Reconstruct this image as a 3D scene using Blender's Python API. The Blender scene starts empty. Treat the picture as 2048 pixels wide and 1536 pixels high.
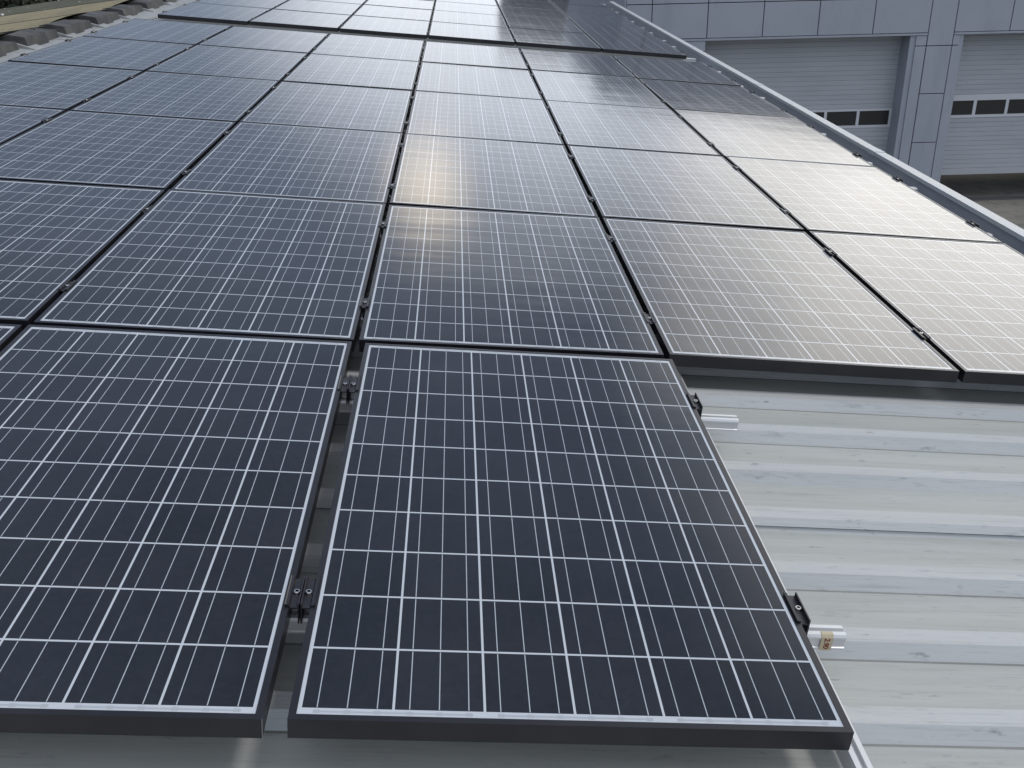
import bpy, math, random
from mathutils import Matrix, Vector
random.seed(7)
S = bpy.context.scene
COL = S.collection
# ------------------------------------------------------------------ camera, sky, sun, exposure
# ROOF frame: origin at the corner of one panel, x across the rows, y away, z normal to the panels.
GZ = 5.33   # ground is z = 0 in the world, the roof frame origin stands GZ above it
M3 = Matrix(((0.9947899, -0.0209280, 0.0997749), (0.0198243, 0.9997310, 0.0120407), (-0.1, -0.01, 0.9949372)))
ROOF = Matrix.Translation((0, 0, GZ)) @ M3.to_4x4()
CAMR = Matrix(((0.9955303, -0.0500455, -0.0800935), (-0.0515572, 0.4225601, -0.9048673), (0.0791289, 0.9049521, 0.4180912)))
cam = bpy.data.cameras.new('camera'); camo = bpy.data.objects.new('camera', cam); COL.objects.link(camo)
camo.matrix_world = ROOF @ (Matrix.Translation((0.2342, -3.0015, 1.2550)) @ CAMR.to_4x4())
cam.sensor_width = 36; cam.lens = 36 * 2015.3 / 2048; cam.clip_start = .05; cam.clip_end = 2000
S.camera = camo
SUN_EL, SUN_AZ = math.radians(57), math.radians(98)      # azimuth clockwise from +y
W = bpy.data.worlds.new('World'); S.world = W; W.use_nodes = True
nt = W.node_tree; N = nt.nodes; LK = nt.links
for n in list(N): N.remove(n)
def nd(tree, t, **k):
    n = tree.nodes.new(t)
    for a, b in k.items(): setattr(n, a, b)
    return n
wo = nd(nt, 'ShaderNodeOutputWorld'); bg = nd(nt, 'ShaderNodeBackground'); LK.new(bg.outputs[0], wo.inputs[0])
sky = nd(nt, 'ShaderNodeTexSky', sky_type='NISHITA', sun_disc=False)
sky.sun_elevation = SUN_EL; sky.sun_rotation = SUN_AZ; sky.air_density = 1.2; sky.dust_density = 2.0
bg.inputs[1].default_value = .1
tc = nd(nt, 'ShaderNodeTexCoord')
def wm(op, a, b=None, c=None, clamp=False):
    n = nd(nt, 'ShaderNodeMath', operation=op, use_clamp=clamp)
    for i, v in enumerate((a, b, c)):
        if v is None: continue
        if isinstance(v, (int, float)): n.inputs[i].default_value = v
        else: LK.new(v, n.inputs[i])
    return n.outputs[0]
cn = nd(nt, 'ShaderNodeTexNoise'); cn.inputs['Scale'].default_value = 3.2; cn.inputs['Detail'].default_value = 5; cn.inputs['Roughness'].default_value = .55
mp = nd(nt, 'ShaderNodeMapping'); mp.inputs['Scale'].default_value = (1, 1, 2.6)
LK.new(tc.outputs['Generated'], mp.inputs[0]); LK.new(mp.outputs[0], cn.inputs['Vector'])
def lobe(az, el, r0, r1, wob=.0):
    # cloud bank centred on a direction, soft edge from r1 degrees in to r0 degrees, broken up by the noise
    az, el = math.radians(az), math.radians(el)
    D = (math.sin(az) * math.cos(el), math.cos(az) * math.cos(el), math.sin(el))
    dp = nd(nt, 'ShaderNodeVectorMath', operation='DOT_PRODUCT'); LK.new(tc.outputs['Generated'], dp.inputs[0]); dp.inputs[1].default_value = D
    ang = wm('ARCCOSINE', wm('MINIMUM', dp.outputs['Value'], .99999))
    ang = wm('ADD', ang, wm('MULTIPLY', wm('SUBTRACT', cn.outputs['Fac'], .5), wob))
    mr = nd(nt, 'ShaderNodeMapRange', interpolation_type='SMOOTHSTEP')
    mr.inputs['From Min'].default_value = math.radians(r1); mr.inputs['From Max'].default_value = math.radians(r0)
    mr.inputs['To Min'].default_value = 1; mr.inputs['To Max'].default_value = 0
    LK.new(ang, mr.inputs['Value']); return mr.outputs['Result']
def rgbmul(fac, col, k):
    m = nd(nt, 'ShaderNodeVectorMath', operation='SCALE'); m.inputs[0].default_value = [c * k for c in col]; LK.new(fac, m.inputs['Scale']); return m.outputs[0]
def vadd(a, b):
    m = nd(nt, 'ShaderNodeVectorMath', operation='ADD'); LK.new(a, m.inputs[0]); LK.new(b, m.inputs[1]); return m.outputs[0]
# units: divided by the background strength of 0.1
dim = nd(nt, 'ShaderNodeMix', data_type='RGBA'); dim.inputs['Factor'].default_value = .85
LK.new(sky.outputs[0], dim.inputs['A']); dim.inputs['B'].default_value = (2.6, 3.15, 4.3, 1)
veil = nd(nt, 'ShaderNodeMapRange'); veil.inputs['From Min'].default_value = .3; veil.inputs['From Max'].default_value = .7
veil.inputs['To Min'].default_value = .78; veil.inputs['To Max'].default_value = 1.22; LK.new(cn.outputs['Fac'], veil.inputs['Value'])
vs = nd(nt, 'ShaderNodeVectorMath', operation='SCALE'); LK.new(dim.outputs['Result'], vs.inputs[0]); LK.new(veil.outputs['Result'], vs.inputs['Scale'])
out = vs.outputs[0]
for az, el, r0, r1, wob, col, k in ((38, 9.5, 28.5, 13, .28, (1, .945, .84), 19.5),
                                    (3, 4, 17, 6, .2, (.98, .985, 1.0), 8.5),
                                    (-.5, 13.5, 3.8, .5, .05, (1, .82, .56), 17),
                                    (150, 60, 75, 25, .5, (1, 1, 1.02), 4.5)):
    out = vadd(out, rgbmul(lobe(az, el, r0, r1, wob), col, k))
LK.new(out, bg.inputs[0])
sl = bpy.data.lights.new('sun', 'SUN'); sl.energy = 1.0; sl.angle = math.radians(12); sl.color = (1, .97, .92)
so = bpy.data.objects.new('sun', sl); COL.objects.link(so)
so.rotation_euler = Vector((math.sin(SUN_AZ) * math.cos(SUN_EL), math.cos(SUN_AZ) * math.cos(SUN_EL), math.sin(SUN_EL))).to_track_quat('Z', 'Y').to_euler()
S.view_settings.view_transform = 'Standard'; S.view_settings.look = 'None'; S.view_settings.exposure = .28; S.view_settings.gamma = 1

# ------------------------------------------------------------------ helpers
class MB:
    """collects polygons, becomes ONE mesh"""
    def __init__(s): s.v = []; s.f = []; s.m = []
    def poly(s, pts, m=0):
        b = len(s.v); s.v += [tuple(p) for p in pts]; s.f.append(tuple(range(b, b + len(pts)))); s.m.append(m)
    def box(s, x0, x1, y0, y1, z0, z1, m=0):
        b = len(s.v)
        s.v += [(x, y, z) for z in (z0, z1) for x, y in ((x0, y0), (x1, y0), (x1, y1), (x0, y1))]
        for q in ((3, 2, 1, 0), (4, 5, 6, 7), (0, 1, 5, 4), (1, 2, 6, 5), (2, 3, 7, 6), (3, 0, 4, 7)):
            s.f.append(tuple(b + i for i in q)); s.m.append(m)
    def prism(s, prof, a0, a1, axis='x', m=0, cap=True):
        """closed profile: (y,z) swept along x, or (x,z) swept along y"""
        n = len(prof); b = len(s.v)
        for a in (a0, a1):
            for p, q in prof: s.v.append((a, p, q) if axis == 'x' else (p, a, q))
        for i in range(n):
            j = (i + 1) % n; s.f.append((b + i, b + j, b + n + j, b + n + i)); s.m.append(m)
        if cap:
            s.f.append(tuple(b + i for i in range(n))[::-1]); s.m.append(m)
            s.f.append(tuple(b + n + i for i in range(n))); s.m.append(m)
    def sheet(s, prof, a0, a1, mats, axis='x', nseg=1):
        """open profile swept, one material per segment"""
        for k in range(nseg):
            c0 = a0 + (a1 - a0) * k / nseg; c1 = a0 + (a1 - a0) * (k + 1) / nseg
            for i in range(len(prof) - 1):
                (p, q), (r, t) = prof[i], prof[i + 1]
                if axis == 'x': s.poly([(c0, p, q), (c1, p, q), (c1, r, t), (c0, r, t)], mats[i])
                else: s.poly([(p, c0, q), (p, c1, q), (r, c1, t), (r, c0, t)], mats[i])
    def cyl(s, c, r0, r1, z0, z1, n=14, m=0, top=True):
        b = len(s.v)
        for z, r in ((z0, r0), (z1, r1)):
            for i in range(n):
                a = 2 * math.pi * i / n; s.v.append((c[0] + r * math.cos(a), c[1] + r * math.sin(a), z))
        for i in range(n):
            j = (i + 1) % n; s.f.append((b + i, b + j, b + n + j, b + n + i)); s.m.append(m)
        if top: s.f.append(tuple(b + n + i for i in range(n))); s.m.append(m)
    def mesh(s, name, mats):
        me = bpy.data.meshes.new(name); me.from_pydata(s.v, [], s.f)
        for m in mats: me.materials.append(m)
        for p, i in zip(me.polygons, s.m): p.material_index = i
        me.update(); return me
def obj(name, me, parent=None, mat=None, local=None):
    o = bpy.data.objects.new(name, me); COL.objects.link(o)
    if parent: o.parent = parent
    if local is not None: o.matrix_local = local
    elif mat is not None: o.matrix_world = mat
    return o
def tag(o, label, cat=None, group=None):
    if label: o['label'] = label
    if cat: o['category'] = cat
    if group: o['group'] = group
    return o
def bevel(o, w, seg=1):
    b = o.modifiers.new('bevel', 'BEVEL'); b.width = w; b.segments = seg; b.limit_method = 'ANGLE'; b.angle_limit = math.radians(40)
T = Matrix.Translation
CP = camo.matrix_world.inverted()
def seen(pts, mx=80):
    """any roof-frame point of the list inside the picture"""
    for p in pts:
        q = CP @ (ROOF @ Vector(p))
        if q.z < -.1:
            u = 1024 - 2015 * q.x / q.z; v = 768 + 2015 * q.y / q.z
            if -mx < u < 2048 + mx and -mx < v < 1536 + mx: return True
    return False

# ------------------------------------------------------------------ materials
class X:
    """math-node expressions"""
    tree = None
    def __init__(s, o): s.o = o
    @staticmethod
    def m(op, *a, clamp=False):
        n = X.tree.nodes.new('ShaderNodeMath'); n.operation = op; n.use_clamp = clamp
        for i, v in enumerate(a):
            if isinstance(v, X): X.tree.links.new(v.o, n.inputs[i])
            else: n.inputs[i].default_value = v
        return X(n.outputs[0])
    def __add__(s, b): return X.m('ADD', s, b)
    def __sub__(s, b): return X.m('SUBTRACT', s, b)
    def __mul__(s, b): return X.m('MULTIPLY', s, b)
    def __lt__(s, b): return X.m('LESS_THAN', s, b)
    def __gt__(s, b): return X.m('GREATER_THAN', s, b)
def mat(name, col, rough=.5, metal=0, spec=.5, noise=None, bump=None):
    m = bpy.data.materials.new(name); m.use_nodes = True; t = m.node_tree; b = t.nodes['Principled BSDF']
    b.inputs['Base Color'].default_value = (*col, 1); b.inputs['Roughness'].default_value = rough
    b.inputs['Metallic'].default_value = metal; b.inputs['Specular IOR Level'].default_value = spec
    if noise:   # list of (scale xyz, detail, from, to, colour)
        tc = t.nodes.new('ShaderNodeTexCoord'); cur = None
        for sc, det, f0, f1, c2 in noise:
            mp = t.nodes.new('ShaderNodeMapping'); mp.inputs['Scale'].default_value = sc; t.links.new(tc.outputs['Object'], mp.inputs[0])
            n = t.nodes.new('ShaderNodeTexNoise'); n.inputs['Scale'].default_value = 1; n.inputs['Detail'].default_value = det; n.inputs['Roughness'].default_value = .65
            t.links.new(mp.outputs[0], n.inputs['Vector'])
            r = t.nodes.new('ShaderNodeMapRange'); r.inputs['From Min'].default_value = f0; r.inputs['From Max'].default_value = f1; t.links.new(n.outputs['Fac'], r.inputs['Value'])
            mx = t.nodes.new('ShaderNodeMix'); mx.data_type = 'RGBA'; t.links.new(r.outputs['Result'], mx.inputs['Factor'])
            if cur is None: mx.inputs['A'].default_value = (*col, 1)
            else: t.links.new(cur, mx.inputs['A'])
            mx.inputs['B'].default_value = (*c2, 1); cur = mx.outputs['Result']
        t.links.new(cur, b.inputs['Base Color'])
    if bump:
        tc = t.nodes.new('ShaderNodeTexCoord'); mp = t.nodes.new('ShaderNodeMapping'); mp.inputs['Scale'].default_value = bump[0]
        t.links.new(tc.outputs['Object'], mp.inputs[0]); n = t.nodes.new('ShaderNodeTexNoise'); n.inputs['Scale'].default_value = 1; n.inputs['Detail'].default_value = 3
        t.links.new(mp.outputs[0], n.inputs['Vector']); bp = t.nodes.new('ShaderNodeBump'); bp.inputs['Strength'].default_value = bump[1]; bp.inputs['Distance'].default_value = bump[2]
        t.links.new(n.outputs['Fac'], bp.inputs['Height']); t.links.new(bp.outputs[0], b.inputs['Normal'])
    return m
M = {}
M['frame'] = mat('black_anodised_frame', (.009, .009, .012), .34, 0, .5, [((3, 3, 3), 4, .45, .8, (.024, .022, .024))], ((60, 60, 60), .05, .0005))
M['frame_edge'] = mat('bare_mitre_edge', (.5, .5, .5), .35, .6)
M['clamp'] = mat('black_clamp_metal', (.013, .013, .016), .4, 0, .5, [((30, 30, 30), 3, .5, .8, (.03, .03, .033))])
M['steel'] = mat('stainless_steel', (.62, .61, .58), .28, 1)
M['hole'] = mat('socket_dark', (.01, .01, .01), .7)
M['alu'] = mat('mill_aluminium', (.66, .66, .65), .42, .4, .5, [((4, 60, 60), 4, .45, .8, (.62, .63, .64))])
M['alu_groove'] = mat('aluminium_groove', (.3, .31, .33), .45, .6)
def galv(name, base, dirt, grime, extra=None):
    return mat(name, base, .68, 0, .3,
        [((1.2, 22, 22), 5, .42, .72, dirt), ((7, 26, 26), 7, .60, .74, grime), ((3.5, 150, 150), 4, .56, .80, grime), ((12, 46, 46), 9, .62, .73, (.24, .25, .255)), ((14, 300, 300), 3, .6, .8, (.27, .285, .29)), ((45, 60, 60), 5, .69, .76, (.14, .14, .13))], ((1.0, 14, 14), .3, .003))
M['galv'] = galv('zinc_sheet_rib', (.46, .475, .47), (.405, .425, .43), (.32, .335, .335))
M['pan'] = galv('zinc_sheet_pan_dirty', (.405, .415, .388), (.34, .35, .325), (.29, .295, .27))
M['crest'] = galv('zinc_sheet_crest', (.45, .46, .45), (.40, .41, .40), (.32, .325, .32))
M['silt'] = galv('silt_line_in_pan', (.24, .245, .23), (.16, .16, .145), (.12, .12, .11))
M['wallpaint'] = mat('blue_grey_sheet', (.33, .345, .37), .5, 0, .4, [((1.5, 1.5, 8), 5, .4, .75, (.26, .285, .335))])
M['coping'] = mat('pale_folded_coping', (.46, .47, .46), .45, .05, .5, [((9, 3, 9), 5, .45, .7, (.42, .45, .48)), ((30, 14, 30), 4, .66, .72, (.12, .10, .09))])
M['ridge'] = mat('pale_ridge_flashing', (.30, .31, .31), .6, 0, .3, [((14, 1.6, 5), 5, .42, .7, (.24, .25, .24)), ((5, 5, 5), 6, .58, .7, (.14, .14, .13))])
M['closure'] = mat('dark_ridge_closure', (.045, .045, .046), .7, 0, .3, [((5, 5, 5), 5, .4, .7, (.10, .10, .09))])
M['tan'] = mat('tan_fibreglass_sheet', (.26, .215, .115), .6, 0, .3,
    [((1.2, .5, 1), 5, .45, .7, (.16, .135, .075)), ((9, 9, 9), 6, .58, .72, (.09, .085, .06))])
M['moss'] = mat('weathered_green_sheet', (.135, .13, .09), .75, 0, .3,
    [((1.1, .5, 1), 5, .42, .7, (.085, .088, .06)), ((7, 7, 7), 6, .58, .72, (.045, .048, .035))])
M['clad'] = mat('grey_cladding', (.36, .385, .43), .55, 0, .4, [((.8, .8, .8), 3, .35, .75, (.325, .35, .39)), ((2.5, 2.5, .5), 5, .52, .8, (.29, .31, .35))])
M['joint'] = mat('dark_joint', (.03, .032, .038), .8)
M['door'] = mat('door_slats', (.46, .48, .50), .5, 0, .4, [((.6, .6, 3), 4, .4, .75, (.39, .41, .43))])
M['doorframe'] = mat('door_window_frame', (.60, .62, .64), .5)
M['pane'] = mat('dark_pane', (.035, .034, .034), .12, 0, .5)
M['inner'] = mat('interior_wall', (.32, .30, .28), .9)
M['office'] = mat('office_render', (.07, .078, .09), .7, 0, .3, [((.4, .4, .4), 4, .4, .7, (.055, .06, .07))])
M['concrete'] = mat('concrete_ground', (.20, .19, .165), .85, 0, .3, [((.35, .35, .35), 6, .4, .7, (.13, .125, .105)), ((3, 3, 3), 6, .5, .75, (.10, .097, .085))])
M['threshold'] = mat('threshold_strip', (.08, .08, .08), .8)
M['tape'] = mat('beige_masking_tape', (.50, .44, .30), .75, 0, .2, [((60, 60, 60), 4, .45, .7, (.42, .36, .24))])
M['ink'] = mat('red_brown_ink', (.20, .035, .02), .7)
M['bark'] = mat('bark', (.06, .045, .03), .9)
M['leaf'] = mat('leaves', (.014, .02, .009), .7, 0, .3, [((.6, .6, .6), 4, .4, .65, (.032, .038, .016))])
M['screw'] = mat('fastener_washer', (.62, .62, .58), .5)

def glass_mat():
    m = bpy.data.materials.new('solar_glass'); m.use_nodes = True; t = m.node_tree; X.tree = t; b = t.nodes['Principled BSDF']
    tc = t.nodes.new('ShaderNodeTexCoord'); sp = t.nodes.new('ShaderNodeSeparateXYZ'); t.links.new(tc.outputs['Object'], sp.inputs[0])
    x = X(sp.outputs[0]) - .0203; y = X(sp.outputs[1]) - .0301
    px, py, c = .159, .1595, .1545
    fx = X.m('FLOORED_MODULO', x, px); fy = X.m('FLOORED_MODULO', y, py)
    inx = (x > 0) * (x < .9495); iny = (y > 0) * (y < 1.59)
    cell = (fx < c) * (fy < c) * inx * iny
    b1 = X.m('ABSOLUTE', fx - .0257) < .0009; b2 = X.m('ABSOLUTE', fx - .07725) < .0009; b3 = X.m('ABSOLUTE', fx - .1288) < .0009
    bus = (b1 + b2 + b3) * (fy > .0016) * (fy < .1529)
    line = X.m('SUBTRACT', 1, cell, clamp=True)
    # collector ribbons in the border above and below the cells, one per pair of cell columns, with grey solder ticks
    rb = X.m('FLOORED_MODULO', x, px * 2)
    ends = (X.m('ABSOLUTE', y + .0085) < .0022) + (X.m('ABSOLUTE', y - 1.5985) < .0022)
    rib = ends * (rb > .02) * (rb < .295) * inx
    tick = ((X.m('ABSOLUTE', fx - .0257) < .006) + (X.m('ABSOLUTE', fx - .0773) < .006) + (X.m('ABSOLUTE', fx - .1288) < .006)) * \
           ((X.m('ABSOLUTE', y + .0085) < .0042) + (X.m('ABSOLUTE', y - 1.5985) < .0042)) * inx
    ribt = X.m('MINIMUM', rib + tick, 1)
    # each cell its own faint tone, polycrystalline grain inside
    cx = X.m('FLOOR', x * (1 / px)); cy = X.m('FLOOR', y * (1 / py))
    oi = t.nodes.new('ShaderNodeObjectInfo')
    cb = t.nodes.new('ShaderNodeCombineXYZ'); t.links.new(cx.o, cb.inputs[0]); t.links.new(cy.o, cb.inputs[1]); t.links.new((X(oi.outputs['Random']) * 97).o, cb.inputs[2])
    wn = t.nodes.new('ShaderNodeTexWhiteNoise'); t.links.new(cb.outputs[0], wn.inputs['Vector'])
    vo = t.nodes.new('ShaderNodeTexVoronoi'); vo.inputs['Scale'].default_value = 90; t.links.new(tc.outputs['Object'], vo.inputs['Vector'])
    vs = t.nodes.new('ShaderNodeSeparateXYZ'); t.links.new(vo.outputs['Color'], vs.inputs[0])
    tone = X(wn.outputs['Value']) * .55 + X(vs.outputs[0]) * .45
    mc = t.nodes.new('ShaderNodeMix'); mc.data_type = 'RGBA'; t.links.new(tone.o, mc.inputs['Factor'])
    mc.inputs['A'].default_value = (.0066, .0080, .0115, 1); mc.inputs['B'].default_value = (.0145, .0165, .0230, 1)
    def over(prev, fac, col):
        k = t.nodes.new('ShaderNodeMix'); k.data_type = 'RGBA'; t.links.new(fac.o, k.inputs['Factor']); t.links.new(prev, k.inputs['A']); k.inputs['B'].default_value = (*col, 1); return k.outputs['Result']
    col = over(mc.outputs['Result'], bus, (.40, .43, .46))
    col = over(col, line, (.47, .50, .53))
    col = over(col, ribt, (.36, .38, .40))
    # thin film of dust
    dn = t.nodes.new('ShaderNodeTexNoise'); dn.inputs['Scale'].default_value = 2.2; dn.inputs['Detail'].default_value = 6; dn.inputs['Roughness'].default_value = .65
    av = t.nodes.new('ShaderNodeVectorMath'); av.operation = 'ADD'; t.links.new(tc.outputs['Object'], av.inputs[0])
    cb2 = t.nodes.new('ShaderNodeCombineXYZ'); t.links.new((X(oi.outputs['Random']) * 40).o, cb2.inputs[0]); t.links.new(cb2.outputs[0], av.inputs[1]); t.links.new(av.outputs[0], dn.inputs['Vector'])
    dust = X.m('MULTIPLY', X.m('SUBTRACT', X(dn.outputs['Fac']), .35, clamp=True), .045)
    col = over(col, dust, (.42, .42, .40))
    t.links.new(col, b.inputs['Base Color'])
    b.inputs['Roughness'].default_value = .5; b.inputs['Specular IOR Level'].default_value = 0
    b.inputs['Coat Weight'].default_value = 1; b.inputs['Coat IOR'].default_value = 1.5
    rr = X(dn.outputs['Fac']) * .06 + .085
    t.links.new(rr.o, b.inputs['Coat Roughness'])
    # gentle waviness of the pane
    mp = t.nodes.new('ShaderNodeMapping'); mp.inputs['Scale'].default_value = (1.1, 2.4, 1); t.links.new(av.outputs[0], mp.inputs[0])
    wv = t.nodes.new('ShaderNodeTexNoise'); wv.inputs['Scale'].default_value = 1.6; wv.inputs['Detail'].default_value = 2.5; t.links.new(mp.outputs[0], wv.inputs['Vector'])
    bp = t.nodes.new('ShaderNodeBump'); bp.inputs['Strength'].default_value = 1; bp.inputs['Distance'].default_value =   .0014; t.links.new(wv.outputs['Fac'], bp.inputs['Height'])
    t.links.new(bp.outputs[0], b.inputs['Coat Normal'])
    return m
M['glass'] = glass_mat()

# ------------------------------------------------------------------ ground
g = MB(); g.poly([(-400, -400, 0), (400, -400, 0), (400, 400, 0), (-400, 400, 0)])
o = obj('ground', g.mesh('ground', [M['concrete']])); o['kind'] = 'structure'

# ------------------------------------------------------------------ the roof we stand on: one factory building
PW, PL = .99, 1.65
ZP = -.155; ZC = -.122                       # pan and crest level of the sheet
YE = 16.9                                    # far end of the roof
fac = obj('factory_building', None, mat=T((0, 0, 0)))
tag(fac, 'factory building under the solar panels, its pale ribbed zinc roof bare at lower right', 'building')
RL = ROOF
prof = [(-6.047, ZP)]; mats = []
k = -24
while True:
    y = -.297 + .25 * (k + 1)
    if y > YE: break
    if y < -6: k += 1; continue
    if abs(y + .797) < .01:                  # side lap of two sheets: the upper one stands off and ends half way down the web
        prof += [(y, ZP), (y + .008, ZP + .012), (y + .0085, ZP + .0165), (y + .003, ZP + .0165), (y + .0165, ZC + .002), (y + .071, ZC + .002), (y + .096, ZP + .002), (y + .25, ZP)]
        mats += [1, 0, 3, 0, 0, 2, 0, 1]
    else:
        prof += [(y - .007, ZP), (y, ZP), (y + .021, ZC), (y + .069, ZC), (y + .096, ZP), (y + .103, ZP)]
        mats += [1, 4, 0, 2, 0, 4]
    k += 1
prof.append((YE, ZP)); mats.append(1)
g = MB(); g.sheet(prof, -3.52, 3.2, mats)
rs = obj('roof_sheet', g.mesh('roof_sheet', [M['galv'], M['pan'], M['crest'], M['joint'], M['silt']]), fac); rs.matrix_world = RL
# parapet
g = MB(); g.box(3.2, 3.245, -6, YE, -.9, -.004)
o = obj('parapet', g.mesh('parapet', [M['wallpaint']]), fac); o.matrix_world = RL
g2 = MB(); g2.prism([(3.186, -.022), (3.189, -.022), (3.189, -.003), (3.256, -.0005), (3.256, -.035), (3.259, -.035), (3.259, .0035), (3.186, .001)], -6.01, YE + .02, 'y')
for yy in (-2.2, .8, 3.8, 6.8, 9.8, 12.8, 15.8): g2.prism([(3.1835, -.024), (3.185, -.024), (3.185, .0015), (3.2605, .0042), (3.2605, .006), (3.1835, .0034)], yy, yy + .1, 'y')
c = obj('coping', g2.mesh('coping', [M['coping']]), o); c.matrix_world = RL
# ridge flashing and closures, other slope
g = MB(); g.prism([(-3.15, -.118), (-3.16, -.100), (-3.30, -.092), (-3.46, -.086), (-3.62, -.102), (-3.62, -.106), (-3.46, -.090), (-3.16, -.104), (-3.155, -.118)], -6, YE, 'y')
for yy in [-5 + 2.0 * i for i in range(11)]: g.prism([(-3.165, -.0985), (-3.30, -.0905), (-3.46, -.0845), (-3.46, -.083), (-3.30, -.089), (-3.165, -.097)], yy, yy + .08, 'y')
rc = obj('ridge_cap', g.mesh('ridge_cap', [M['ridge']]), fac); rc.matrix_world = RL
rnd = random.Random(3)
y = -5.9
while y < 16.2:                              # upturned dark closures, one per sheet width, with a foot lapped on the flashing
    L = .93; h = -.004 + rnd.uniform(-.006, .006); dx = rnd.uniform(-.012, .012)
    if seen([(-3.5, y, -.05), (-3.5, y + L, -.05)], 200):
        g = MB()
        g.prism([(-3.355 + dx, -.089), (-3.385 + dx, h), (-3.53 + dx, h + .012), (-3.60, h - .005), (-3.60, -.09)], y + .10, y + L * .62, 'y')
        g.prism([(-3.39 + dx, -.088), (-3.41 + dx, h - .02), (-3.60, h - .02), (-3.60, -.09)], y + L * .62, y + L, 'y')
        g.prism([(-3.285 + dx, -.092), (-3.295 + dx, -.085), (-3.50, -.040), (-3.50, -.087)], y + .06, y + .27, 'y', 1)
        q = obj('closure', g.mesh('closure', [M['closure'], M['ridge']]), rc); q.matrix_world = RL
    y += L
def zl(x): return -.060 + .211 * (x + 3.6)
g = MB()
def slope(y0, y1, dz, m): g.poly([(-3.55, y0, zl(-3.55) + dz), (-9.4, y0, zl(-9.4) + dz), (-9.4, y1, zl(-9.4) + dz), (-3.55, y1, zl(-3.55) + dz)], m)
def web(y, d0, d1, m): g.poly([(-3.55, y, zl(-3.55) + d0), (-9.4, y, zl(-9.4) + d0), (-9.4, y, zl(-9.4) + d1), (-3.55, y, zl(-3.55) + d1)], m)
edges = [-6, -.05, 1.75, 3.55, 5.35, 7.2, 9.02, 11.9]
for i in range(len(edges) - 1):
    a, b = edges[i], edges[i + 1]
    # an arched translucent sheet: low near edge hidden, dark open lap to the next
    n = 8
    for j in range(n):
        t0, t1 = j / n, (j + 1) / n; h = lambda t: .075 * math.sin(math.pi * min(1, .12 + t * .88)) ** .6
        ya, yb = a + (b - a - .22) * t0, a + (b - a - .22) * t1; ha, hb = h(t0), h(t1) * (1 if j < n - 1 else .4)
        g.poly([(-3.55, ya, zl(-3.55) + ha), (-9.4, ya, zl(-9.4) + ha), (-9.4, yb, zl(-9.4) + hb), (-3.55, yb, zl(-3.55) + hb)], 0)
    slope(b - .22, b, -.03, 2); web(b - .22, -.03, .04, 2); web(b, -.03, .035, 2)
yy = 11.9
while yy < 16.5:
    slope(yy, yy + .14, .01, 1); web(yy + .14, .01, -.01, 1); slope(yy + .14, yy + .23, -.01, 1); web(yy + .23, -.01, .01, 1); yy += .23
o = obj('fibreglass_slope', g.mesh('fibreglass_slope', [M['tan'], M['moss'], M['closure']]), fac); o.matrix_world = RL
for X0 in (-4.6, -5.55, -6.65, -7.6):
    yy = 9.7 if X0 < -5 else 12.2
    while yy < 16.4:
        if seen([(X0, yy, zl(X0))], 5):
            g = MB(); g.cyl((0, 0), .022, .017, 0, .016, 10)
            q = obj('roof_fastener', g.mesh('roof_fastener', [M['screw']]), o); q.matrix_world = RL @ T((X0 + rnd.uniform(-.04, .04), yy, zl(X0) + (.0 if yy > 11.9 else .07)))
        yy += .74
# walls of the factory
g = MB()
def wall(p, q, top0, top1):
    a = ROOF @ Vector(p); b = ROOF @ Vector(q)
    g.poly([(a.x, a.y, 0), (b.x, b.y, 0), (b.x, b.y, (ROOF @ Vector((*q[:2], top1))).z), (a.x, a.y, (ROOF @ Vector((*p[:2], top0))).z)])
wall((3.222, -6, 0), (3.222, YE - .02, 0), -.3, -.3); wall((3.2, YE - .03, 0), (-3.5, YE - .03, 0), ZP - .01, ZP - .01)
wall((-3.5, YE - .3, 0), (-9.4, YE - .3, 0), -.3, zl(-9.4) - .04); wall((3.2, -5.98, 0), (-3.5, -5.98, 0), ZP - .01, ZP - .01); wall((-9.4, YE, 0), (-9.4, -6, 0), zl(-9.4) - .04, zl(-9.4) - .04)
obj('wall', g.mesh('wall', [M['wallpaint']]), fac)

# ------------------------------------------------------------------ solar panels
ZT = 0.0
g = MB(); LIP = .0131; H = .042
o4 = [(0, 0), (PW, 0), (PW, PL), (0, PL)]; i4 = [(LIP, LIP), (PW - LIP, LIP), (PW - LIP, PL - LIP), (LIP, PL - LIP)]
for i in range(4):
    j = (i + 1) % 4; a, b, c, d = o4[i], o4[j], i4[j], i4[i]
    e = .0008
    g.poly([(*a, 0), (*b, 0), (*c, 0), (*d, 0)]); g.poly([(*a, -H), (*b, -H), (*b, 0), (*a, 0)])
    g.poly([(*d, 0), (*c, 0), (*c, -.0022), (*d, -.0022)])
    ii = lambda p: (p[0] + (.002 if p[0] < .5 else -.002), p[1] + (.002 if p[1] < .5 else -.002))
    g.poly([(*ii(b), -H), (*ii(a), -H), (*ii(a), -.004), (*ii(b), -.004)]); g.poly([(*a, -H), (*ii(a), -H), (*ii(b), -H), (*b, -H)])
FRAME = g.mesh('frame', [M['frame']])
g = MB(); g.poly([(LIP - .001, LIP - .001, -.0016), (PW - LIP + .001, LIP - .001, -.0016), (PW - LIP + .001, PL - LIP + .001, -.0016), (LIP - .001, PL - LIP + .001, -.0016)])
GLASS = g.mesh('glass', [M['glass']])
g = MB(); g.poly([(.004, .004, -.0065), (.004, PL - .004, -.0065), (PW - .004, PL - .004, -.0065), (PW - .004, .004, -.0065)])
BACK = g.mesh('backsheet', [mat('white_backsheet', (.6, .6, .6), .6)])
g = MB(); g.box(.9897, .9903, -.0004, .0005, -H, 0)
EDGE = g.mesh('mitre_edge', [M['frame_edge']])
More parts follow.
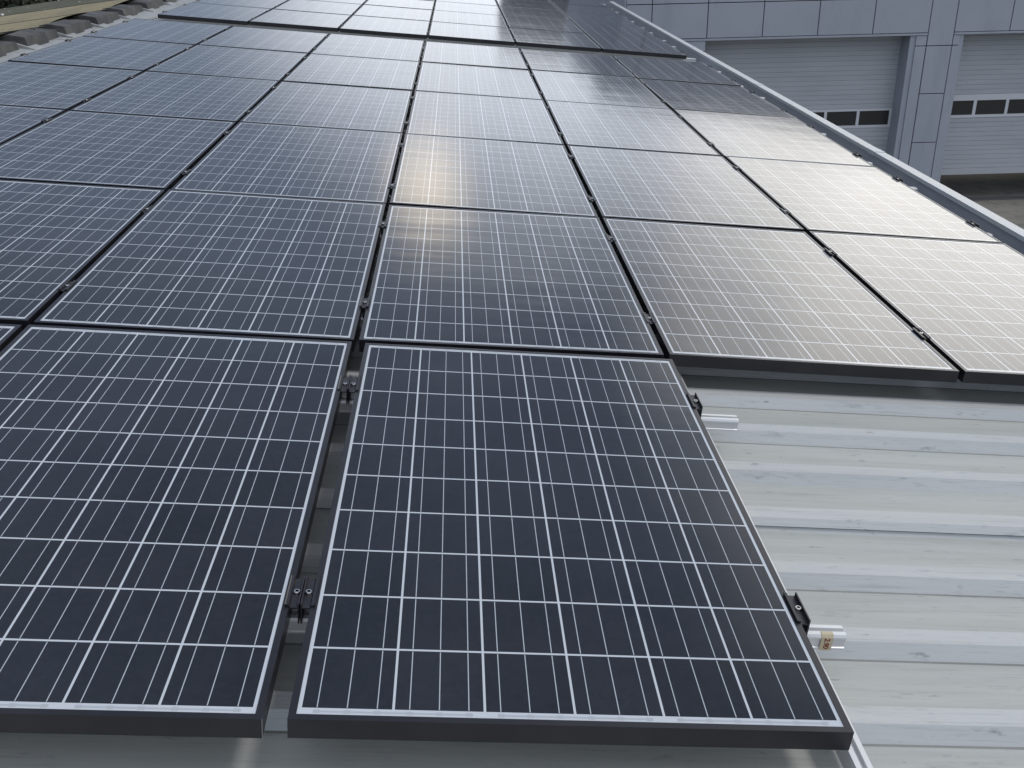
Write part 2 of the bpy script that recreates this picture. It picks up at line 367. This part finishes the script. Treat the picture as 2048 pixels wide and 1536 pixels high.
COLN = {-3: 'far-left column beside the pale flashing', -2: 'second column from the left', -1: 'column left of the centre one', 0: 'centre column', 1: 'column right of the centre one', 2: 'far-right column beside the parapet'}
ROWN = {0: 'nearest row', 1: 'second row', 2: 'third row', 3: 'fourth row', 4: 'fifth row', 5: 'last near-block row'}
FARN = {0: 'far block front row', 1: 'far block second row', 2: 'far block third row', 3: 'far block fourth row', 4: 'far block last row'}
GX, GY = .0193, .0215
first = None
def panel(x, y, z, label, tilt, extra=None):
    if not seen([(x, y, z), (x + PW, y, z), (x, y + PL, z), (x + PW, y + PL, z), (x + PW / 2, y + PL / 2, z)], 0): return
    root = obj('solar_panel', None, mat=ROOF @ T((x, y, z)) @ T((PW / 2, PL / 2, 0)) @ Matrix.Rotation(math.radians(tilt[0]), 4, 'X') @ Matrix.Rotation(math.radians(tilt[1]), 4, 'Y') @ T((-PW / 2, -PL / 2, 0)))
    tag(root, label, 'solar panel', 'black framed solar panels laid in rows on the roof')
    I = Matrix.Identity(4)
    obj('frame', FRAME, root, local=I); obj('glass', GLASS, root, local=I); obj('backsheet', BACK, root, local=I)
    if extra: obj('mitre_edge', EDGE, root, local=I)
rt = random.Random(11)
panels = []
X0 = {c: c * (PW + GX) for c in range(-3, 3)}
TILT = {(0, 1): (.0, -.25), (1, 1): (-.1, .35), (0, 2): (0, .2), (2, 3): (.3, 0), (2, 4): (-.35, .1), (1, 4): (.1, 0), (1, 5): (-.3, 0), (2, 5): (-.05, -.1)}
for r in range(6):
    for c in range(-3, 3):
        y = (r - 1) * (PL + GY) if r else -.03 - PL
        x = X0[c]
        if r == 0:
            if c > 0: continue
            x = {0: .0207, -1: .0207 - .0423 - PW, -2: .0207 - .0423 - .0215 - 2 * PW, -3: -9}[c]
            if c == -3: continue
        tl = TILT.get((c, r), (rt.uniform(-.16, .16), rt.uniform(-.16, .16)))
        if r: x += rt.uniform(-.0016, .0016); y += rt.uniform(-.0018, .0018)
        panel(x, y, ZT - (rt.uniform(0, .0012) if r else 0), 'black framed solar panel, %s, %s' % (ROWN[r], COLN[c]), tl, (r, c) == (0, -1))
for r in range(5):
    for c in range(-3, 3):
        panel(-3.0293 + (c + 3) * 1.0092 + .0096, 9.16 + r * 1.6764, -.0289, 'black framed solar panel, %s, %s' % (FARN[r], COLN[c]), (rt.uniform(-.15, .15), rt.uniform(-.15, .15)))

# ------------------------------------------------------------------ rails
def railprof(w=.038, h=.036):
    a = w / 2
    return [(-a, -h), (a, -h), (a, -h + .004), (a - .0025, -h + .0055), (a - .0025, -.0125), (a, -.011), (a, -.006), (a - .003, 0), (.0055, 0), (.0055, -.009), (-.0055, -.009), (-.0055, 0), (-a + .003, 0), (-a, -.006), (-a, -.011), (-a + .0025, -.0125), (-a + .0025, -h + .0055), (-a, -h + .004)]
def xrail(x0, x1, y, z, label):
    g = MB(); g.prism(railprof(), x0, x1, 'x'); m = g.mesh('cross_rail', [M['alu']])
    o = obj('cross_rail', m, mat=ROOF @ T((0, y, z))); tag(o, label, 'mounting rail', 'aluminium cross rails carrying the panels'); return o
ENDN = ('near', 'far')
for e, (yy, xe) in enumerate(((-1.341, 1.124), (-.352, 1.152))):
    xrail(-3.1, xe, yy, -H - .0005, 'aluminium rail end sticking out of the nearest panel, %s' % ('marked with beige tape' if e == 0 else 'without tape'))
for r in range(1, 6):
    for e, d in enumerate((.32, 1.31)):
        xrail(-3.06, 3.118 + (.02 if e else 0), (r - 1) * (PL + GY) + d - .01, -H - .0005, 'aluminium cross rail under the %s end of the %s, tip by parapet' % (ENDN[e], ROWN[r]))
for r in range(5):
    for e, d in enumerate((.12 if r == 0 else .32, 1.31)):
        xrail(-3.06, 3.16, 9.16 + r * 1.6764 + d, -.0289 - H - .0005, 'aluminium cross rail under the %s end of the %s' % (ENDN[e], FARN[r]))
# lengthwise base rails
for x, n in ((1.047, 'right edge of the nearest panel'), (-.62, 'gap side of the front centre panels'), (-2.4, 'left hand panels')):
    g = MB(); g.prism([(p, q) for p, q in railprof(.038, .038)], -2.6, 8.3, 'y')
    o = obj('base_rail', g.mesh('base_rail', [M['alu']]), mat=ROOF @ T((x, 0, -.0795))); tag(o, 'lengthwise aluminium base rail under the %s' % n, 'mounting rail', 'lengthwise base rails')
g = MB(); g.prism(railprof(.038, .03), 9.12, 16.2, 'y'); o = obj('base_rail', g.mesh('base_rail', [M['alu']]), mat=ROOF @ T((2.98, 0, -.11))); tag(o, 'lengthwise aluminium base rail at the right end of the far block', 'mounting rail', 'lengthwise base rails')

# ------------------------------------------------------------------ clamps
def bolt_mesh():
    g = MB(); n = 16
    g.cyl((0, 0), .0068, .0068, -.001, .0045, n, 0, False)
    ring = [[(r * math.cos(2 * math.pi * i / n), r * math.sin(2 * math.pi * i / n), z) for i in range(n)] for r, z in ((.0068, .0045), (.0060, .0056), (.0036, .0056), (.0036, .0015))]
    for a in range(3):
        for i in range(n):
            j = (i + 1) % n; g.poly([ring[a][i], ring[a][j], ring[a + 1][j], ring[a + 1][i]], 1 if a == 2 else 0)
    g.poly(ring[3], 1); return g.mesh('bolt', [M['steel'], M['hole']])
BOLT = bolt_mesh()
def plate_profile(kind):
    if kind == 'mid':
        return [(-.0165, .0012), (-.0165, .0052), (-.0135, .0038), (-.0068, .0038), (-.0056, -.0022), (.0056, -.0022), (.0068, .0038), (.0135, .0038), (.0165, .0052), (.0165, .0012), (.0088, .0008), (.0074, -.0052), (-.0074, -.0052), (-.0088, .0008)]
    # end clamp: grips a frame on its left (x<0), leg on its right
    return [(-.0085, .0012), (-.0085, .0062), (-.0060, .0040), (-.0010, .0040), (.0020, -.0030), (.0170, -.0030), (.0172, .0060), (.0200, .0060), (.0200, -.0415), (.0170, -.0415), (.0170, -.0060), (.0012, -.0060), (-.0012, .0008)]
def clamp_mesh(kind):
    g = MB(); g.prism(plate_profile(kind), -.0475, .0475, 'y')
    if kind == 'mid': g.box(-.0035, .0035, -.045, -.036, -.0415, -.0053)
    return g.mesh('clamp_plate', [M['clamp']])
MID, END = clamp_mesh('mid'), clamp_mesh('end')
def clamp(kind, x, y, z, label, group, flip=False):
    if not seen([(x, y, z)], 5): return
    m = ROOF @ T((x, y, z))
    if flip: m = m @ Matrix.Rotation(math.pi, 4, 'Z')
    root = obj('%s_clamp' % kind, None, mat=m); tag(root, label, 'clamp', group)
    a = obj('clamp_plate', MID if kind == 'mid' else END, root, local=Matrix.Identity(4))
    obj('bolt', BOLT, root, local=T((0 if kind == 'mid' else .0095, 0, -.0020 if kind == 'mid' else -.0028)))
GAPN = {-2: 'leftmost gap', -1: 'second gap', 0: 'gap left of centre', 1: 'gap right of centre', 2: 'rightmost gap'}
GM, GE = 'black single bolt clamps between panels', 'black end clamps on outer frame edges'
for r in range(1, 6):
    for e, d in enumerate((.333, 1.318)):
        y = (r - 1) * (PL + GY) + d
        for k in range(-2, 3): clamp('mid', k * (PW + GX) - GX / 2, y, ZT, 'black clamp, %s end of %s, %s' % (ENDN[e], ROWN[r], GAPN[k]), GM)
        clamp('end', 3 * (PW + GX) - GX, y, ZT, 'black end clamp by the parapet, %s end of %s' % (ENDN[e], ROWN[r]), GE)
        clamp('end', -3 * (PW + GX), y, ZT, 'black end clamp by the flashing, %s end of %s' % (ENDN[e], ROWN[r]), GE, True)
for r in range(5):
    for e, d in enumerate((.333, 1.318)):
        y = 9.16 + r * 1.6764 + d
        for k in range(-2, 3): clamp('mid', -3.0293 + (k + 3) * 1.0092, y, -.0289, 'black clamp, %s end of %s, %s' % (ENDN[e], FARN[r], GAPN[k]), GM)
        clamp('end', -3.0293 + 6 * 1.0092 - .0096, y, -.0289, 'black end clamp by the parapet, %s end of %s' % (ENDN[e], FARN[r]), GE)
        clamp('end', -3.0293 + .0096, y, -.0289, 'black end clamp by the flashing, %s end of %s' % (ENDN[e], FARN[r]), GE, True)
GD = 'back to back end clamps in the wide front gap'
for e, y in enumerate((-1.328, -.340)):
    clamp('end', .0207 - .0423, y, 0, 'left half of the paired black clamp in the wide front gap, %s' % ('nearer' if e == 0 else 'farther'), GD)
    clamp('end', .0207, y, 0, 'right half of the paired black clamp in the wide front gap, %s' % ('nearer' if e == 0 else 'farther'), GD, True)
    clamp('end', .0207 + PW, y, 0, 'black end clamp on the nearest panel, %s' % ('above the taped rail end' if e == 0 else 'above the untaped rail end'), GE)
    clamp('mid', .0207 - .0423 - PW - .0107, y, 0, 'black clamp at the left edge of the nearest row, %s' % ('nearer one' if e == 0 else 'farther one'), GM)

# masking tape tag on the near rail stub
tp = obj('tape_tag', None, mat=ROOF @ T((1.070, -1.341 - .0195, -H - .0005)))
tag(tp, 'small beige masking tape tag reading 2.90 wrapped on an aluminium rail end', 'tape tag')
g = MB(); g.prism([(-.0006, -.038), (.0002, -.0375), (.0002, -.006), (.0035, .0002), (.012, .0006), (.012, .0012), (.0032, .0010), (-.0008, -.006)], 0, .0255, 'x')
obj('tape', g.mesh('tape', [M['tape']]), tp, local=Matrix.Identity(4))
cu = bpy.data.curves.new('writing', 'FONT'); cu.body = '2.90'; cu.size = .0165; cu.extrude = .0002; cu.offset = .0003; cu.shear = .15; cu.space_character = .95; cu.align_x = 'CENTER'; cu.align_y = 'CENTER'
tmp = bpy.data.objects.new('tmp', cu); COL.objects.link(tmp); bpy.context.view_layer.update()
me = bpy.data.meshes.new_from_object(tmp); bpy.data.objects.remove(tmp); me.materials.clear(); me.materials.append(M['ink']); me.name = 'writing'
# front face looks towards -y; the text runs down the face
wm_ = Matrix(((0, 1, 0), (0, 0, -1), (-1, 0, 0))).to_4x4()
obj('writing', me, tp, local=T((.0128, -.0010, -.0195)) @ wm_)

# ------------------------------------------------------------------ garage building across the yard (world frame, z up)
YF = 19.489; Z = lambda z: z + GZ
gb = obj('garage_building', None, mat=T((10, YF, 0)))
tag(gb, 'grey panel clad building with roll up garage doors across the yard', 'building')
def wpart(name, g, mats, parent): 
    o = obj(name, g.mesh(name, mats), parent); o.matrix_world = Matrix.Identity(4); return o
TOP = Z(1.55); XL = 3.48; XR = 22.0
g = MB()
g.box(XL, XR, YF + .035, YF + .45, Z(-1.50), TOP - .02)                       # backing of the fascia
g.box(9.76, 10.70, YF + .035, YF + .5, -.1, Z(-1.505)); g.box(XL, 5.2, YF + .035, YF + .5, -.1, Z(-1.505)); g.box(15.2, 16.2, YF + .035, YF + .5, -.1, Z(-1.505)); g.box(20.8, XR, YF + .035, YF + .5, -.1, Z(-1.505))
g.box(XL + .02, XL + .3, YF + .5, YF + 12, 0, TOP - .05); g.box(XL + .3, XR, YF + 11.8, YF + 12, 0, TOP - .05); g.box(XR - .3, XR, YF + .45, YF + 11.8, 0, TOP - .05)
wpart('wall', g, [M['joint']], gb)
xs = [XL, 4.03, 5.22, 6.41, 7.60, 8.79, 10.0, 10.56, 11.76, 12.95, 14.14, 15.33, 15.9, 17.09, 18.28, 19.47, 20.66, XR]
zs = [-1.50, -.79, .45, 1.55]
g = MB(); J = .009
for a, b in zip(xs[:-1], xs[1:]):
    for i, (c, d) in enumerate(zip(zs[:-1], zs[1:])):
        if a == 10.0 and i == 0: continue
        if a == 10.0 and i >= 1: pass
        g.box(a + J, b - J, YF, YF + .034, Z(c) + J, Z(d) - J)
zz = [-5.33, -4.90, -3.85, -2.78, -1.77, -.79]
for c, d in zip(zz[:-1], zz[1:]): g.box(10.0 + J, 10.56 - J, YF, YF + .034, Z(c) + J, Z(d) - J)
for x0, x1 in ((9.76, 10.0), (10.56, 10.70)):
    for c, d in ((-5.33, -1.77), (-1.77, -1.545)): g.box(x0 + (0 if x0 < 10 else J), x1 - (J if x0 < 10 else 0), YF + .004, YF + .034, Z(c) + J, Z(d) - J)
for x0, x1 in ((XL, 5.2), (15.2, 16.2), (20.8, XR)):
    for c, d in ((-5.33, -4.90), (-4.90, -3.85), (-3.85, -2.78), (-2.78, -1.77), (-1.77, -1.545)): g.box(x0, x1, YF + .004, YF + .034, Z(c) + J, Z(d) - J)
g.box(XL - .03, XL, YF, YF + 12, 0, TOP)
o = wpart('cladding', g, [M['clad']], gb); bevel(o, .004)
g = MB()
for x0, x1 in ((XL, 9.99), (10.57, XR)): g.box(x0, x1, YF - .008, YF + .034, Z(-1.545), Z(-1.505))
wpart('drip_trim', g, [M['clad']], gb)
g = MB(); g.box(XL - .05, XR + .05, YF - .03, YF + 2.2, TOP, TOP + .06); g.box(XL - .05, XR + .05, YF + 4.6, YF + 12, TOP, TOP + .06); wpart('roof_edge', g, [M['clad']], gb)  # gap between the roof boxes is made up, it brightens the hall below
g = MB(); g.box(9.64, 9.758, YF + .03, YF + .62, 0, Z(-1.52)); g.box(10.702, 10.80, YF + .03, YF + .62, 0, Z(-1.52)); g.box(5.14, 5.19, YF + .5, YF + .62, 0, Z(-1.52)); g.box(5.2, 16.2, YF + .46, YF + .64, Z(-1.54), Z(-1.1))
wpart('door_jamb', g, [M['clad']], gb)
def garage_door(x0, x1, z0, wz0, wz1, wins, name):
    d = obj('garage_door', None, gb); d.matrix_world = T(((x0 + x1) / 2, YF + .5, Z(z0)))
    yb = YF + .50; P = .105; g = MB(); prof = []; z = z0
    while z < -1.35:
        prof += [(yb, Z(z)), (yb, Z(z + P - .014)), (yb + .010, Z(z + P - .010)), (yb + .010, Z(z + P - .002))]; z += P
    # slats left out where the window band is
    n0 = [p for p in prof if p[1] < Z(wz0 - .05)]; n1 = [p for p in prof if p[1] > Z(wz1 + .05)]
    for pr in (n0, n1): g.sheet(pr, x0, x1, [0] * len(pr))
    zb0, zb1 = n0[-1][1], n1[0][1]; xs = [x0] + [v for w in wins for v in w] + [x1]
    g.box(x0, x1, yb + .012, yb + .04, Z(z0), zb0 - .03)
    g.box(x0, x1, yb + .012, yb + .04, zb1 + .03, Z(-1.36))
    g.box(x0, x1, yb - .004, yb + .04, Z(z0) - .05, Z(z0))
    o = wpart('slat_panel', g, [M['door']], d)
    g = MB(); g.box(x0, x1, yb - .012, yb + .03, zb0 - .001, Z(wz0)); g.box(x0, x1, yb - .012, yb + .03, Z(wz1), zb1 + .001)
    for a, b in zip(xs[0::2], xs[1::2]): g.box(a, b, yb - .012, yb + .03, Z(wz0), Z(wz1))
    wpart('window_frame', g, [M['doorframe']], d)
    for a, b in wins:
        q = MB(); q.box(a, b, yb + .006, yb + .012, Z(wz0), Z(wz1)); wpart('window_pane', q, [M['pane']], d)
garage_door(5.16, 9.70, -4.83, -3.53, -3.21, [(5.24 + .742 * i - .04, 5.24 + .742 * i + .64) for i in range(6)], 'left')
garage_door(10.78, 15.24, -4.68, -3.36, -3.04, [(10.88, 11.49)] + [(11.56 + .735 * i, 11.56 + .735 * i + .67) for i in range(5)], 'right')
garage_door(16.16, 20.84, -5.28, -3.96, -3.64, [(16.3 + .75 * i, 16.3 + .75 * i + .68) for i in range(6)], 'third')
g = MB()   # hall inside, open at the front, ceiling gap invented to let skylight in
g.poly([(5.0, YF + 8, 0), (21, YF + 8, 0), (21, YF + 8, Z(-1)), (5.0, YF + 8, Z(-1))]); g.poly([(5.0, YF + .65, 0), (5.0, YF + 8, 0), (5.0, YF + 8, Z(-1)), (5.0, YF + .65, Z(-1))])
g.poly([(5.0, YF + 4.6, Z(-1)), (5.0, YF + 8, Z(-1)), (21, YF + 8, Z(-1)), (21, YF + 4.6, Z(-1))]); g.poly([(5.0, YF + .65, Z(-1)), (5.0, YF + 2.2, Z(-1)), (21, YF + 2.2, Z(-1)), (21, YF + .65, Z(-1))]); g.poly([(21, YF + .65, 0), (21, YF + 8, 0), (21, YF + 8, Z(-1)), (21, YF + .65, Z(-1))])
wpart('interior', g, [M['inner']], gb)
g = MB(); g.box(5.2, 9.76, YF + .42, YF + .66, 0, .012); g.box(10.7, 15.2, YF + .38, YF + .62, 0, .012); wpart('threshold', g, [M['threshold']], gb)

# dark block behind, its mirror image darkens the far panels
ob = obj('office_block', None, mat=T((14, 45, 0))); tag(ob, 'plain dark grey block standing behind the garage building', 'building')
g = MB(); g.box(2.2, 30, 45, 60, 0, Z(2.9)); wpart('wall', g, [M['office']], ob)
g = MB(); g.box(2.05, 30.15, 44.85, 60.15, Z(2.9), Z(3.05)); wpart('roof', g, [M['clad']], ob)

# ------------------------------------------------------------------ trees beyond the far end of the left slope
def tree(x, y, h, r, label, seed):
    rn = random.Random(seed); root = obj('tree', None, mat=T((x, y, 0))); tag(root, label, 'tree', 'dark trees beyond the roof')
    g = MB(); b = 0
    def limb(p, q, r0, r1, n=7):
        p, q = Vector(p), Vector(q); d = (q - p).normalized(); a = d.orthogonal().normalized(); c = d.cross(a); s = len(g.v)
        for P, R in ((p, r0), (q, r1)):
            for i in range(n):
                t = 2 * math.pi * i / n; g.v.append(tuple(P + R * (math.cos(t) * a + math.sin(t) * c)))
        for i in range(n): j = (i + 1) % n; g.f.append((s + i, s + j, s + n + j, s + n + i)); g.m.append(0)
    limb((0, 0, 0), (0, 0, h * .5), .28, .18)
    tips = []
    for i in range(9):
        a = rn.uniform(0, 6.28); q = (r * .6 * math.cos(a), r * .6 * math.sin(a), h * rn.uniform(.55, .92)); limb((0, 0, h * rn.uniform(.3, .5)), q, .12, .04); tips.append(q)
    obj('trunk', g.mesh('trunk', [M['bark']]), root, local=Matrix.Identity(4))
    g = MB()
    cl = [(rn.uniform(-1, 1) * r * .75, rn.uniform(-1, 1) * r * .75, h * rn.uniform(.4, .95), rn.uniform(.5, 1.1)) for _ in range(34)] + [(*t, 1.0) for t in tips]
    for cx, cy, cz, cr in cl:
        for _ in range(150):
            v = Vector((rn.gauss(0, 1), rn.gauss(0, 1), rn.gauss(0, .8))); v = v.normalized() * cr * rn.uniform(.5, 1.05); p = Vector((cx, cy, cz)) + v
            a = Vector((rn.gauss(0, 1), rn.gauss(0, 1), rn.gauss(0, 1))).normalized(); c = a.orthogonal().normalized(); s = rn.uniform(.08, .15)
            g.poly([p - a * s, p + c * s * .55, p + a * s, p - c * s * .55])
    obj('crown', g.mesh('crown', [M['leaf']]), root, local=Matrix.Identity(4))
tree(-10.5, 25, 6.8, 3.0, 'dark leafy tree in the top left corner beyond the weathered sheets', 1)
tree(-15.5, 27, 7.4, 3.4, 'darker leafy tree at the very edge left of the other tree', 2)
tree(-6.0, 28, 5.9, 2.8, 'lower dark tree just beyond the far end of the roof ridge', 5)
